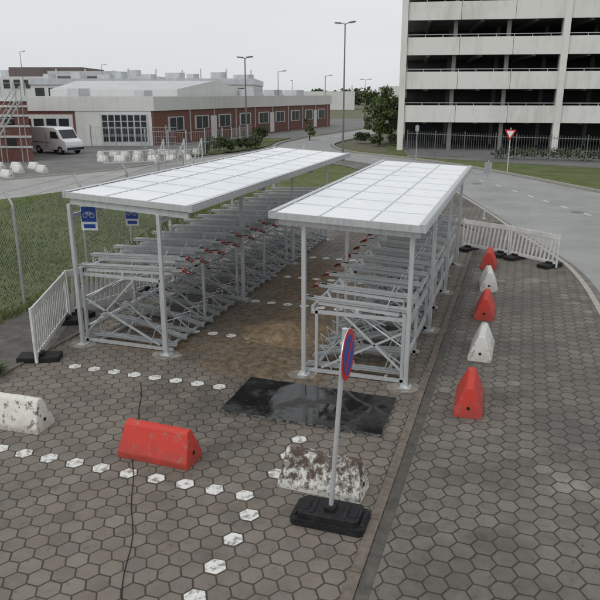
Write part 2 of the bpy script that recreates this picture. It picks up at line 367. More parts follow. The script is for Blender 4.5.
deb=simple('debris',(.22,.18,.12),.9,scale=1.5,col2=(.06,.05,.03))
mb=MB()
for i in range(2200):
    u=R.random()
    if u<.42: s,t=-4.8+R.gauss(0,1.2),13.5+R.gauss(0,2.6)
    elif u<.66: s,t=-1.17+R.gauss(0,.06),R.uniform(4,24)
    elif u<.76: s,t=-8.78+abs(R.gauss(0,.2)),R.uniform(7,20)
    else: s,t=R.uniform(-8.5,3),R.uniform(4.5,20)
    r=R.uniform(.006,.024); a=R.uniform(0,6)
    P=[(s+r*math.cos(a+k*2.09),t+r*math.sin(a+k*2.09),.001) for k in range(3)]
    mb.add(P+[(s,t,r*.7)],[(0,1,3),(1,2,3),(2,0,3)])
mb.build('loose_debris',[deb])

mb=MB()
def blades(n,fs,h0,h1):
    k=0
    while k<n:
        s,t=fs()
        if s is None: continue
        h=R.uniform(h0,h1)*(.6+.9*noise.noise((s*.4,t*.4,0))+.3); a=R.uniform(0,6.28); wd=R.uniform(.012,.03)
        dx,dy=math.cos(a)*wd,math.sin(a)*wd; lx,ly=R.uniform(-.06,.06),R.uniform(-.06,.06)
        if h>.01: mb.add([(s-dx,t-dy,-.03),(s+dx,t+dy,-.03),(s+lx,t+ly,-.03+h)],[(0,1,2)])
        k+=1
def fa():
    s=-11.1-abs(R.gauss(0,1))*7; t=R.uniform(7,33)
    X=s*CA+t*SA; Y=-s*SA+t*CA
    if Y>32.5+max(0,(X+15))*1.2: return None,None
    if Y>32.8+(X+15)*.24 and X<-15: return None,None
    return s,t
blades(40000,fa,.05,.14)
def fe(): return -11.1+R.gauss(0,.08),R.uniform(5,26)
blades(3000,fe,.06,.2)
def fe2(): return -8.86+R.gauss(0,.03),R.uniform(7,26)
blades(300,fe2,.03,.08)
mb.build('grass_tufts',[bladem])

def plant(name,loc,r,n,mat,h=.3):
    mb=MB()
    for i in range(n):
        a=R.uniform(0,6.28); l=R.uniform(.4,1)*r; z=R.uniform(.3,1)*h; b=Vector(loc)
        p=b+Vector((math.cos(a)*l,math.sin(a)*l,z)); sd=Vector((-math.sin(a),math.cos(a),0))*.03
        m=b+Vector((math.cos(a)*l*.5,math.sin(a)*l*.5,z*.8))
        mb.add([b,m+sd,p,m-sd],[(0,1,2,3)])
    return mb.build(name,[mat])
plant('weed_plant',(-8.88,9.15,0),.3,70,leaf,.3); plant('weed_plant',(-8.85,8.75,0),.2,40,leaf,.22)

# ---------------------------------------------------------------- shelters
def shelter(sL,sR,zL,zR,pL,pR,t0,t1,posts):
    e=empty('bicycle_shelter')
    zf=lambda s: zL+(zR-zL)*(s-sL)/(sR-sL)
    mb=MB(); t=t0+.03; pts=[]
    per=.21
    while t<t1-.03:
        for dt,dz in((0,0),(.12,0),(.14,.006),(.18,.006),(.20,0)):
            if t+dt<t1-.03: pts.append((t+dt,dz))
        t+=per
    vs=[]
    for tt,dz in pts: vs+=[(sL+.03,tt,zL-.004+dz),(sR-.03,tt,zR-.004+dz)]
    mb.add(vs,[(2*i,2*i+1,2*i+3,2*i+2) for i in range(len(pts)-1)])
    mb.build('roof_sheet',[roofm],e)
    mb=MB(); H=.12
    for s in(sL,sR): mb.beam((s,t0-.025,zf(s)-H/2+.008),(s,t1+.025,zf(s)-H/2+.008),.04,H)
    for t in(t0,t1): mb.beam((sL+.021,t,zL-H/2+.008),(sR-.021,t,zR-H/2+.008),.04,H-.004)
    for s in (sL+.045,sR-.045): mb.beam((s,t0,zf(s)+.018),(s,t1,zf(s)+.018),.10,.008)
    for q in(.33,.66):
        s=sL+(sR-sL)*q; mb.beam((s,t0+.03,zf(s)+.008),(s,t1-.03,zf(s)+.008),.025,.008,2)
    k=t0+1.05
    while k<t1-.5: mb.beam((sL+.1,k,zL+.008),(sR-.1,k,zR+.008),.045,.012,2); k+=1.05
    for q in(.2,.5,.8):
        s=sL+(sR-sL)*q; mb.beam((s,t0+.03,zf(s)-.085),(s,t1-.03,zf(s)-.085),.05,.07)
    for t in posts: mb.beam((sL+.1,t,zL-.185),(sR-.1,t,zR-.185),.07,.11)
    mb.build('fascia_and_rafters',[galv,roofm,roofj],e)
    mb=MB()
    for t in posts:
        for s in(pL,pR):
            mb.box((s,t,(zf(s)-.24)/2),(.075,.075,zf(s)-.24)); mb.box((s,t,.012),(.2,.2,.018))
            for a in(-1,1):
                for b in(-1,1): mb.tube((s+a*.075,t+b*.075,.02),(s+a*.075,t+b*.075,.05),.012,n=6)
    for s in(pL,pR):
        mb.beam((s,posts[0],2.70),(s,posts[-1],2.70),.05,.08)
    mb.build('posts',[galv],e,bevel=.004)
    mb=MB()
    for t in posts:
        for s in(pL,pR):
            n=11; a0=R.uniform(0,6); mb.prism([(s+R.uniform(.22,.36)*math.cos(a0+i*6.283/n),t+R.uniform(.18,.32)*math.sin(a0+i*6.283/n)) for i in range(n)],-.01,.006)
    mb.build('footing',[concp],e)
    return e
P1=[11.07,15.05,19.0,22.7]; P2=[11.0,14.15,17.3,20.4]
shelter(-8.40,-5.66,3.18,3.03,-8.36,-6.4,11.0,23.0,P1)
shelter(-4.06,-1.38,3.05,2.95,-3.5,-1.6,10.8,20.7,P2)

def rack(sb,dr,width,t0,t1,zu,qx):
    e=empty('two_tier_bicycle_rack')
    Q=lambda q,t,z:(sb+dr*q,t,z)
    fr=MB()
    for z in(.32,.95,zu-.14): fr.beam(Q(.10,t0,z),Q(.10,t1,z),.06,.08)
    fr.beam(Q(width-.12,t0,zu-.15),Q(width-.12,t1,zu-.15),.06,.08)
    fr.beam(Q(width*.5,t0,zu-.15),Q(width*.5,t1,zu-.15),.05,.06)
    fr.beam(Q(width-.15,t0,.06),Q(width-.15,t1,.06),.05,.05); fr.beam(Q(.4,t0,.06),Q(.4,t1,.06),.05,.05)
    k=t0
    while k<=t1+.01:
        fr.beam(Q(0.0,k,.05),Q(width,k,.05),.06,.06)
        fr.beam(Q(.10,k,0),Q(.10,k,zu-.1),.06,.06)
        fr.beam(Q(width-.2,k,.0),Q(width-.2,k,zu-.15),.05,.05)
        fr.beam(Q(.13,k,zu-.22),Q(width-.1,k,zu-.22),.05,.06)
        fr.beam(Q(.13,k,.25),Q(width*.62,k,zu-.25),.035,.035)
        fr.beam(Q(.13,k,.95),Q(width-.3,k,.12),.035,.035)
        k+=(t1-t0)/6
    fr.build('frame',[galv],e)
    up=MB(); lo=MB(); hd=MB()
    def chan(mb,q0,z0,q1,z1,t,w=.085,h=.055):
        mb.beam(Q(q0,t,z0),Q(q1,t,z1),w,.006)
        for sgn in(-1,1): mb.beam(Q(q0,t+sgn*w/2,z0+h/2),Q(q1,t+sgn*w/2,z1+h/2),.007,h)
        mb.beam(Q(q0,t+w/2+.016,z0+h),Q(q1,t+w/2+.016,z1+h),.032,.006); mb.beam(Q(q0,t-w/2-.016,z0+h),Q(q1,t-w/2-.016,z1+h),.032,.006)
    def hoop(mb,q,t,z,w=.07,h=.3,lean=.12,r=.009):
        pts=[Q(q,t-w/2,z),Q(q+lean*.8,t-w/2,z+h*.8),Q(q+lean,t-w/4,z+h),Q(q+lean,t+w/4,z+h),Q(q+lean*.8,t+w/2,z+h*.8),Q(q,t+w/2,z)]
        mb.chain(pts,r,6)
    n=int((t1-t0)/.42)
    for i in range(n+1):
        t=t0+.05+i*(t1-t0-.1)/n; a=(i%2)
        z=zu+(.13 if a else 0); sl=.08+R.uniform(-.015,.015)
        q1=qx-(.12 if a else 0)+R.uniform(-.03,.03)
        chan(up,.05,z-sl,q1,z,t)
        up.beam(Q(.2,t,z-sl-.06),Q(q1-.3,t,z-.06),.045,.06)
        if a: up.beam(Q(.2,t,z-sl-.1),Q(.2,t,zu-.3),.03,.03)
        hoop(up,.45,t,z-sl,.07,.20,-.08); hoop(up,q1-.55,t,z,.07,.16,.08)
        up.box(Q(q1-.45,t,z+.03),(.12,.12,.02))
        hd.chain([Q(q1-.02,t-.05,z+.02),Q(q1+.08,t-.06,z-.02),Q(q1+.08,t+.06,z-.02),Q(q1-.02,t+.05,z+.02)],.010,6,1)
        hd.tube(Q(q1+.08,t-.06,z-.02),Q(q1+.08,t+.06,z-.02),.017,n=8,mat=0)
        hd.box(Q(q1-.03,t,z+.025),(.05,.10,.07),mat=0); hd.box(Q(q1-.14,t,z+.035),(.10,.07,.05),mat=1)
        tl=t+.05; zl=.10; zb=.42 if a else .14
        chan(lo,.12,zb,width*.45,zb if not a else zb-.05,tl) ; chan(lo,width*.45,zb-(.05 if a else 0),width+.02,zl,tl)
        hoop(lo,.45,tl,zb,.07,.38,-.12); hoop(lo,.95,tl,(zb+zl)/2,.08,.42,.22)
        lo.chain([Q(width-.5,tl-.12,.1),Q(width-.35,tl-.12,.5),Q(width-.1,tl+.08,.55),Q(width-.2,tl+.1,.1)],.010,6)
        if i%2==0:
            lo.beam(Q(.12,t+.1,.30),Q(1.05,t+.1,.88),.028,.028); lo.beam(Q(1.05,t+.1,.88),Q(width-.1,t+.1,.12),.024,.024)
            up.tube(Q(.15,t+.06,zu-.75),Q(1.15,t+.06,zu-.12),.016,n=6)
        else:
            lo.beam(Q(.12,t+.1,.86),Q(1.3,t+.1,.42),.024,.024)
            up.tube(Q(.5,t-.06,zu-.5),Q(width-.3,t-.06,zu-.1),.012,n=6)
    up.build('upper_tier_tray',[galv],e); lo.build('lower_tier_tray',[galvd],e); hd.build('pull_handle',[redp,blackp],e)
rack(-8.45,1,2.1,11.25,22.6,1.70,2.45)
rack(-1.6,-1,1.9,11.15,20.3,1.42,2.0)

def bikesign(loc,rz,k=1.0):
    e=empty('bicycle_parking_sign',loc); e.rotation_euler=(0,0,rz); e.scale=(k,k,k)
    mb=MB(); mb.box((0,0,0),(.42,.02,.62),mat=0); mb.box((0,-.012,.1),(.38,.008,.38),mat=1)
    for x in(-.09,.09):
        pts=[(x+.06*math.cos(a*.785),-.02,.08+.06*math.sin(a*.785)) for a in range(9)]; mb.chain(pts,.008,5,2)
    mb.chain([(-.09,-.02,.08),(-.04,-.02,.16),(.05,-.02,.16),(.09,-.02,.08)],.008,5,2); mb.chain([(-.04,-.02,.16),(0,-.02,.08),(.05,-.02,.16)],.008,5,2)
    mb.box((0,-.012,-.2),(.3,.008,.1),mat=1)
    for x in(-.15,.15): mb.tube((x,0,.31),(x,0,.42),.008,mat=0)
    mb.build('plate',[whites,blue,whites],e)
bikesign((-8.2,11.45,2.60),math.radians(14),.8); bikesign((-7.74,12.3,2.53),math.radians(14),.68)
# ---------------------------------------------------------------- barrier blocks
def block_mesh(name,mat,Ln=1.15):
    import bmesh
    bm=bmesh.new()
    prof=[(-.23,0),(-.23,.09),(-.215,.12),(-.075,.46),(-.045,.50),(.045,.50),(.075,.46),(.215,.12),(.23,.09),(.23,0)]
    rings=[]; K=12
    for k in range(K+1):
        y=-Ln/2+Ln*k/K
        rings.append([bm.verts.new((x,y+(0.07*(z/.5)*(1 if k==0 else -1 if k==K else 0)),z)) for x,z in prof])
    for a,b in zip(rings,rings[1:]):
        for i in range(len(prof)-1): bm.faces.new((a[i],b[i],b[i+1],a[i+1]))
    bm.faces.new(rings[0][::1]); bm.faces.new(rings[-1][::-1])
    bmesh.ops.recalc_face_normals(bm,faces=bm.faces)
    sd=R.uniform(0,50)
    for v in bm.verts:
        n=noise.noise(v.co*6+Vector((sd,0,0)))*.009; v.co.x+=n; v.co.z=max(0,v.co.z+ (n if v.co.z>.05 else 0))
    me=bpy.data.meshes.new(name); bm.to_mesh(me); bm.free(); me.materials.append(mat); return me
def block(name,mat,s,t,rz,Ln=1.15,sc_=1):
    me=block_mesh(name,mat,Ln)
    e=empty(name,(s,t,0.002)); e.rotation_euler=(0,0,rz); e.scale=(sc_,)*3
    o=bpy.data.objects.new('body',me); sc.collection.objects.link(o); o.parent=e
    b=o.modifiers.new('b','BEVEL'); b.width=.022; b.segments=3; b.limit_method='ANGLE'; b.angle_limit=math.radians(25)
    mb=MB()
    for y in(-Ln/2-.0,Ln/2):
        sg=-1 if y<0 else 1
        mb.tube((0,y-sg*.02,.16),(0,y-sg*.015+sg*.004,.16),.028,n=14)
    mb.build('coupling_socket',[blackp],e)
    return e
block('red_barrier_block',redb,-4.58,7.55,math.radians(90-2))
block('white_barrier_block',peel,-2.12,7.52,math.radians(90-3))
block('white_barrier_block',whiteb,-7.25,7.72,math.radians(90+2))
for i,(s,t) in enumerate([(-.47,10.65),(-.42,13.15),(-.5,15.75),(-.55,18.2),(-.66,20.6)]):
    if i%2==0: block('red_barrier_block',redb,s,t,math.radians(R.uniform(-5,5)),1.05)
    else: block('white_barrier_block',whitec,s,t,math.radians(R.uniform(-5,5)),1.05)

# ---------------------------------------------------------------- no stopping sign
e=empty('no_stopping_sign',(-1.83,6.84,0))
mb=MB()
lean=Vector((.13*CA,.13*SA,2.48))
mb.tube((0,0,.1),lean,.03,.03,12,0); mb.tube(lean,lean+Vector((0,0,.012)),.033,n=12,mat=0)
for z in(.28,.12):
    q=lean*((2.5-z-.05)/2.5); mb.beam(q+Vector((-.035,0,0)),q+Vector((.045,0,0)),.09,.03,0)
mb.build('pole',[galv],e)
mb=MB(); c=lean*(2.20/2.5)+Vector((.048,0,0))
def disc(r,x0,x1,mat,n=48): mb.tube(c+Vector((x0,0,0)),c+Vector((x1,0,0)),r,n=n,mat=mat)
disc(.305,0,.010,3); disc(.298,.010,.013,1); disc(.232,.013,.016,0)
mb.box(tuple(c+Vector((.0185,0,0))),(.004,.47,.055),rx=math.radians(45),mat=1)
mb.build('sign_face',[blue,redsign,whites,galv],e)
mb=MB()
def fplate(z0,z1,lx,ly,c=.1):
    mb.prism([(-lx+c,-ly),(lx-c,-ly),(lx,-ly+c),(lx,ly-c),(lx-c,ly),(-lx+c,ly),(-lx,ly-c),(-lx,-ly+c)],z0,z1)
fplate(0,.09,.46,.24,.05); fplate(.092,.16,.38,.20,.04)
for x in(-.42,-.20,.20,.42): mb.box((x,0,.10 if abs(x)>.4 else .165),(.05,.30,.025))
for x in(-.3,.3): mb.box((x,0,.165),(.09,.2,.02))
mb.box((0,0,.19),(.14,.14,.06))
mb.build('rubber_base',[blackp],e,bevel=.012)

# rubber mat
mb=MB()
nx,ny=24,12; s0,s1,t0,t1=-4.34,-1.66,9.08,10.45
vs=[]
for j in range(ny+1):
    for i in range(nx+1):
        s=s0+(s1-s0)*i/nx; t=t0+(t1-t0)*j/ny
        vs.append((s+.02*noise.noise((0,t*4,0))*(i in(0,nx)),t-.03*(i/nx)+.015*noise.noise((s*3,0,5))*(j in(0,ny)),.055+.018*noise.noise((s*1.2,t*1.2,3))))
mb.add(vs,[(j*(nx+1)+i,j*(nx+1)+i+1,(j+1)*(nx+1)+i+1,(j+1)*(nx+1)+i) for j in range(ny) for i in range(nx)])
pr=[i for i in range(nx+1)]+[(j*(nx+1)+nx) for j in range(1,ny+1)]+[ny*(nx+1)+i for i in range(nx-1,-1,-1)]+[j*(nx+1) for j in range(ny-1,0,-1)]
top=[vs[i] for i in pr]; n=len(top)
mb.add(top+[(x,y,.002) for x,y,z in top],[(i,i+n,(i+1)%n+n,(i+1)%n) for i in range(n)],1)
mb.build('rubber_mat',[matm,edgem])

# soil heap
mb=MB(); hx,hy=-4.5,13.0; vs=[(hx,hy,.26)]; fs=[]
for k in range(1,13):
    for i in range(36):
        a=i*math.pi/18; rr=k*.07*(1+.35*noise.noise((math.cos(a)*1.8,math.sin(a)*1.8,1)))
        vs.append((hx+rr*1.2*math.cos(a),hy+rr*math.sin(a),max(0.001,.25*(1-k/12)**1.3+.07*noise.noise((rr*6*math.cos(a),rr*6*math.sin(a),0))*(k<11))))
for i in range(36): fs.append((0,1+i,1+(i+1)%36))
for k in range(11):
    for i in range(36): fs.append((1+k*36+i,37+k*36+i,37+k*36+(i+1)%36,1+k*36+(i+1)%36))
mb.add(vs,fs); mb.build('soil_heap',[soilm],smooth=True)
mb=MB(); pts=[]
for i in range(60):
    u=i/59; pts.append((-6.19+2.9*u+.035*math.sin(u*11)+.02*math.sin(u*27),9.7-5.2*u,.008))
mb.chain(pts,.0055,6); mb.build('ground_cable',[blackp])

# ---------------------------------------------------------------- slatted safety fences
def slatfence(p0,p1,h=1.0):
    e=empty('slatted_safety_fence'); p0=Vector(p0);p1=Vector(p1);d=(p1-p0);L_=d.length;u=d/L_
    nrm=Vector((-u.y,u.x)); mb=MB()
    def P(a,z,o=0): q=p0+u*a+nrm*o; return (q.x,q.y,z)
    mb.beam(P(0,h-.07),P(L_,h-.07),.035,.15); mb.beam(P(0,.16),P(L_,.16),.035,.09)
    for a in(.02,L_-.02): mb.beam(P(a,.02),P(a,h+.02),.05,.045)
    n=int(L_/.14)
    for i in range(1,n):
        a=i*L_/n; mb.beam(P(a-.04,.2),P(a+.04,h-.14),.075,.010) if False else mb.add([P(a-.04-.036,.2,-.006),P(a-.04+.036,.2,-.006),P(a+.04+.036,h-.14,-.006),P(a+.04-.036,h-.14,-.006),P(a-.04-.036,.2,.006),P(a-.04+.036,.2,.006),P(a+.04+.036,h-.14,.006),P(a+.04-.036,h-.14,.006)],[(0,1,2,3),(7,6,5,4),(0,4,5,1),(1,5,6,2),(3,2,6,7),(0,3,7,4)])
    mb.build('panel',[slat],e,bevel=.003)
    mb=MB()
    for a in(.25,L_-.25):
        q=p0+u*a; mb.box((q.x,q.y,.055),(.8,.36,.11),rz=math.atan2(nrm.y,nrm.x)); mb.box((q.x,q.y,.14),(.18,.2,.06),rz=math.atan2(nrm.y,nrm.x))
    mb.build('foot',[blackp],e,bevel=.015)
slatfence((-8.55,9.85),(-9.66,12.36),1.12); slatfence((-9.70,12.45),(-9.0,15.1),1.12); slatfence((-8.98,15.15),(-8.85,17.6),1.1)
slatfence((-1.64,22.75),(-.13,22.0),1.0); slatfence((-.1,21.97),(1.3,20.9),1.0)

# ---------------------------------------------------------------- wire fence at the left
e=empty('wire_mesh_fence'); mb=MB(); wm=MB()
fl=[Vector((-11.1,6)),Vector((-11.35,9.6)),Vector((-11.5,13.1)),Vector((-12.1,16.6)),Vector((-12.8,20.2)),Vector((-13.6,23.8)),Vector((-14.4,27.4))]
for p in fl:
    mb.tube((p.x,p.y,-.05),(p.x,p.y,2.45),.035,n=8); mb.tube((p.x,p.y,2.45),(p.x-.18,p.y,2.78),.03,n=8)
for a,b in zip(fl,fl[1:]):
    L_=(b-a).length
    for z in(.1,1.2,2.35): wm.beam((*a,z),(*b,z),.008,.008)
    for z,o in((2.55,-.06),(2.75,-.17)): wm.beam((a.x+o,a.y,z),(b.x+o,b.y,z),.008,.008)
    u=(b-a)/L_; H=2.3; st=.10
    k=-H
    while k<L_:
        for sg in(1,-1):
            x0,z0,x1,z1=(k,0,k+H,H) if sg>0 else (k,H,k+H,0)
            c0=max(0,-x0); c1=min(H,L_-x0)
            if c1-c0>.05:
                za=z0+sg*c0; zb=z0+sg*c1
                pa=a+u*(x0+c0); pb=a+u*(x0+c1)
                wm.beam((pa.x,pa.y,.08+za),(pb.x,pb.y,.08+zb),.0035,.0035)
        k+=st
mb.build('posts',[galvd],e); wm.build('mesh',[wirem],e)

# parking garage
e=empty('parking_garage')
A=Vector(C(9.1,64.5))
u=Vector(C(math.cos(math.radians(-9)),math.sin(math.radians(-9)))); n_=Vector((-u.y,u.x))
W=58; D=26; st=2.92; NS=8
def gp(a,d): q=A+u*a+n_*d; return (q.x,q.y)
def gbox(mb,a0,a1,d0,d1,z0,z1,mat=0): mb.prism([gp(a0,d0),gp(a1,d0),gp(a1,d1),gp(a0,d1)],z0,z1,mat)
par=MB(); col=MB(); sl=MB()
bayL=4.62
for k in range(1,NS+1):
    z=k*st
    q=[gp(.3,.3),gp(W-.3,.3),gp(W-.3,D-.3),gp(.3,D-.3)]
    sl.prism(q,z-.25,z); sl.add([(x,y,z-.25) for x,y in q],[(3,2,1,0)])
    a=.58
    while a<W-.5:
        a1=min(a+bayL-.04,W-.45)
        par_z0,par_z1=z-.42,z+1.08
        for d0,d1 in((0,.18),(D-.18,D)):
            gbox(par,a,a1,d0,d1,par_z0,par_z1)
            q=[gp(a,d0),gp(a1,d0),gp(a1,d1),gp(a,d1)]; par.add([(x,y,par_z0) for x,y in q],[(3,2,1,0)])
        a+=bayL
    for a0 in(0,W-.2):
        gbox(par,a0,a0+.2,.5,D-.5,z-.42,z+1.02)
for a in [0]+[13.86*i for i in range(1,5)]:
    gbox(col,a-.0,a+.55,-.28,.32,-.1,NS*st+1.6); gbox(col,a,a+.55,D-.35,D+.25,-.1,NS*st+1.6)
a=4.62
while a<W:
    for d in(.6,8.5,D-.9): gbox(sl,a,a+.35,d,d+.35,-.1,NS*st)
    a+=4.62
rail=MB()
for k in range(1,NS+1):
    z=k*st+1.3; p,q=gp(.5,.12),gp(W-.5,.12); rail.beam((*p,z),(*q,z),.06,.06)
    a=.6
    while a<W-.5: p=gp(a,.12); rail.beam((*p,k*st+1.05),(*p,k*st+1.3),.05,.05); a+=1.54
    a=2.3
    while a<W-1:
        q=[gp(a,.4),gp(a+.3,.4),gp(a+.3,13),gp(a,13)]; sl.prism(q,k*st-.55,k*st-.251); sl.add([(x,y,k*st-.55) for x,y in q],[(3,2,1,0)]); a+=4.62
# added dark inner wall: blocks light from behind so the openings stay dark
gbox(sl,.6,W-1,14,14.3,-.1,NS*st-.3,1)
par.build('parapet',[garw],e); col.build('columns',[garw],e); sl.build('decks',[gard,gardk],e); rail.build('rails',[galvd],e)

e=empty('steel_bar_fence'); mb=MB()
fa_=[C(9.3,59.5),C(17,54),C(26,49.8),C(40,45)]
for a,b in zip(fa_,fa_[1:]):
    a=Vector(a);b=Vector(b);L_=(b-a).length
    for z in(.25,1.75): mb.beam((*a,z),(*b,z),.05,.05)
    for k in range(int(L_/.2)): q=a+(b-a)*(k*.2/L_); mb.beam((*q,0),(*q,1.95),.022,.022)
    for k in range(int(L_/2.6)+1): q=a+(b-a)*(k*2.6/L_); mb.beam((*q,0),(*q,2.05),.07,.07)
mb.build('bars',[lampm],e)

# ---------------------------------------------------------------- foliage
def foliage(mb,c,rad,n,size,mat=0):
    c=Vector(c)
    for i in range(n):
        v=Vector((R.gauss(0,1),R.gauss(0,1),R.gauss(0,1))).normalized()*(R.random()**.45)
        p=c+Vector((v.x*rad[0],v.y*rad[1],v.z*rad[2]))
        a=Vector((R.uniform(-1,1),R.uniform(-1,1),R.uniform(-1,1))).normalized(); b=a.cross(Vector((R.uniform(-1,1),R.uniform(-1,1),R.uniform(-1,1)))).normalized()
        s=size*R.uniform(.5,1.2)
        mb.add([p-a*s*.5,p+b*s*.3,p+a*s*.5,p-b*s*.3],[(0,1,2,3)],mat)
def tree(name,XY,h,r,n=26,lv=110,size=.32):
    e=empty(name); x,y=C(*XY); mb=MB(); lf=MB()
    mb.tube((x,y,-.1),(x+.05,y,h*.4),.03*h,.02*h,10)
    for i in range(n):
        a=R.uniform(0,6.28); rr=r*R.uniform(.15,.85); z=h*R.uniform(.22,.95); k=1-abs((z/h-.6)/.5)**2*.6
        c=(x+rr*k*math.cos(a),y+rr*k*math.sin(a),z)
        mb.tube((x+.05,y,h*R.uniform(.2,.4)),c,.008*h,.003*h,5)
        q=r*R.uniform(.2,.36); foliage(lf,c,(q,q,q*.75),lv,size)
    mb.build('trunk',[bark],e); lf.build('crown',[leaf],e)
tree('deciduous_tree',(8.3,72),5.8,2.4,38)
tree('deciduous_tree',(10.0,76),5.0,2.0,24)
tree('small_tree',(1.1,79),2.6,.8,9,90,.25)
mb=MB()
for (X,Y,r,h) in[(-6.6,62,1.0,.9),(-7.8,64,1.2,1.1),(-5.2,64.5,.9,.7),(-4.6,67,1.0,.8),(-5,71,1.1,1.1),(-4.5,75,1.1,1.2),(-8.6,61,.7,.6),(6.5,74,1.1,.9),(7.6,70,.9,.7),(9.5,69,1.0,.8)]:
    x,y=C(X,Y)
    for j in range(5): foliage(mb,(x+R.uniform(-.6,.6)*r,y+R.uniform(-.6,.6)*r,h*R.uniform(.5,1.1)),(r*.5,r*.5,h*.5),130,.28)
mb.build('shrubs',[leafd])
mb=MB()
a,b=Vector(C(16,55.5)),Vector(C(42,45.8))
for i in range(60):
    q=a+(b-a)*(i/59); foliage(mb,(q.x,q.y+R.uniform(-.2,.2),.45+R.uniform(-.1,.15)),(.5,.4,.45),70,.25)
mb.build('hedge',[leafd])
mb=MB()
for i in range(260):
    X=R.uniform(-260,200); Y=R.uniform(330,380); x,y=C(X,Y); h=R.uniform(5,10)*(.7+.4*noise.noise((X*.02,0,0)))
    foliage(mb,(x,y,h*.5),(7,4,h*.5),50,2.6)
mb.build('distant_trees',[leafd])

# ---------------------------------------------------------------- street lamps
def lamp(XY,h,double=True,rz=0,w=1.3):
    x,y=C(*XY); e=empty('street_lamp',(x,y,-.1)); e.rotation_euler=(0,0,rz); mb=MB()
    mb.tube((0,0,0),(0,0,1.2),.11,.10,12); mb.tube((0,0,1.2),(0,0,h),.085,.05,12)
    for sg in((-1,1) if double else (1,)):
        mb.chain([(0,0,h-.05),(sg*w*.35,0,h+.05),(sg*w*.6,0,h+.08)],.035,8)
    mb.build('mast',[lampm],e)
    hb=MB()
    for sg in((-1,1) if double else (1,)):
        hb.box((sg*w*.72,0,h+.09),(.6,.26,.10),ry=-sg*.08); hb.box((sg*w*.72,0,h+.03),(.45,.2,.03),ry=-sg*.08,mat=1)
    hb.build('lamp_head',[lampm,whites],e,bevel=.03)
lamp((3.9,62.3),10.9,True,math.radians(-18),1.0); lamp((-5.0,64.5),8.2,True,math.radians(-10),.7)
lamp((-3.2,103),8.2,False); lamp((4.3,120),8,False); lamp((14,150),8,True)
lamp((-1.5,135),7.5,False,2); lamp((24,160),8,False); lamp((-55,140),13,False); lamp((-42,150),11,False,1)

# ---------------------------------------------------------------- buildings at left
def pts(*a): return [C(*p) for p in a]
def wallbox(mb,A,B,f0,f1,z0,z1,pr,mat):
    A=Vector(C(*A));B=Vector(C(*B));u=(B-A).normalized();n=Vector((u.y,-u.x)); L_=(B-A).length
    a=A+u*f0*L_;b=A+u*f1*L_
    mb.prism([tuple(a+n*pr),tuple(b+n*pr),tuple(b-n*.05),tuple(a-n*.05)],z0,z1,mat)
e=empty('warehouse')
mb=MB(); mb.prism(pts((-29,70.4),(-14.85,70.4),(5,116),(-29,116)),-.15,4.2,0); mb.build('walls',[brick],e)
mb=MB(); mb.prism(pts((-29.2,70.25),(-14.75,70.25),(5.25,116.2),(-29.2,116.2)),3.35,4.75,0,1); mb.build('roof_band',[whitew,roofg],e)
mb=MB()
F0,F1=(-29,70.4),(-14.85,70.4)
wallbox(mb,F0,F1,.44,.985,-.1,3.35,.08,2)
wallbox(mb,F0,F1,.62,.96,-.1,3.1,.14,0)
for i in range(7):
    for z0,z1 in((.35,.95),(1.05,1.65),(1.75,2.3),(2.4,2.95)): wallbox(mb,F0,F1,.632+i*.0465,.632+i*.0465+.036,z0,z1,.17,1)
wallbox(mb,F0,F1,.03,.42,.3,3.0,.06,2)
for i in range(4): wallbox(mb,F0,F1,.05+i*.09,.05+i*.09+.07,1.0,2.6,.1,1)
G0,G1=(-14.85,70.4),(5,116)
for i in range(9):
    f=.05+i*.105; wallbox(mb,G0,G1,f,f+.06,1.2,2.7,.08,0); wallbox(mb,G0,G1,f+.006,f+.028,1.3,2.6,.12,1); wallbox(mb,G0,G1,f+.032,f+.054,1.3,2.6,.12,1)
    if i%3==1: wallbox(mb,G0,G1,f+.07,f+.095,0,2.6,.08,2)
    wallbox(mb,G0,G1,f+.085,f+.0875,0,3.35,.07,0)
mb.build('windows_and_doors',[winw,glassd,whitew],e)
mb=MB()
def pitched(P,z0,z1,zr,m_w,m_r):
    P=[Vector(C(*p)) for p in P]
    mb.prism([tuple(p) for p in P],z0,z1,m_w)
    c0=(P[0]+P[3])/2; c1=(P[1]+P[2])/2
    vs=[(*P[0],z1),(*P[1],z1),(*P[2],z1),(*P[3],z1),(*c0,zr),(*c1,zr)]
    mb.add(vs,[(0,1,5,4),(2,3,4,5)],m_r); mb.add(vs,[(1,2,5),(3,0,4)],m_w)
pitched([(-28.5,80),(-14,80),(-8,100),(-28.5,100)],4.7,5.5,6.6,0,1)
for (X,Y,a,b_,c_) in[(-24,76,2,1.5,.8),(-17,76,1.6,1.2,.6),(-7,98,3,2,.9),(-4,104,2,2,.8),(-1,110,2.5,2,.8)]:
    x,y=C(X,Y); mb.box((x,y,4.75+c_/2),(a,b_,c_),rz=-.31,mat=2)
mb.build('upper_roof',[whitew,roofl,winw],e)

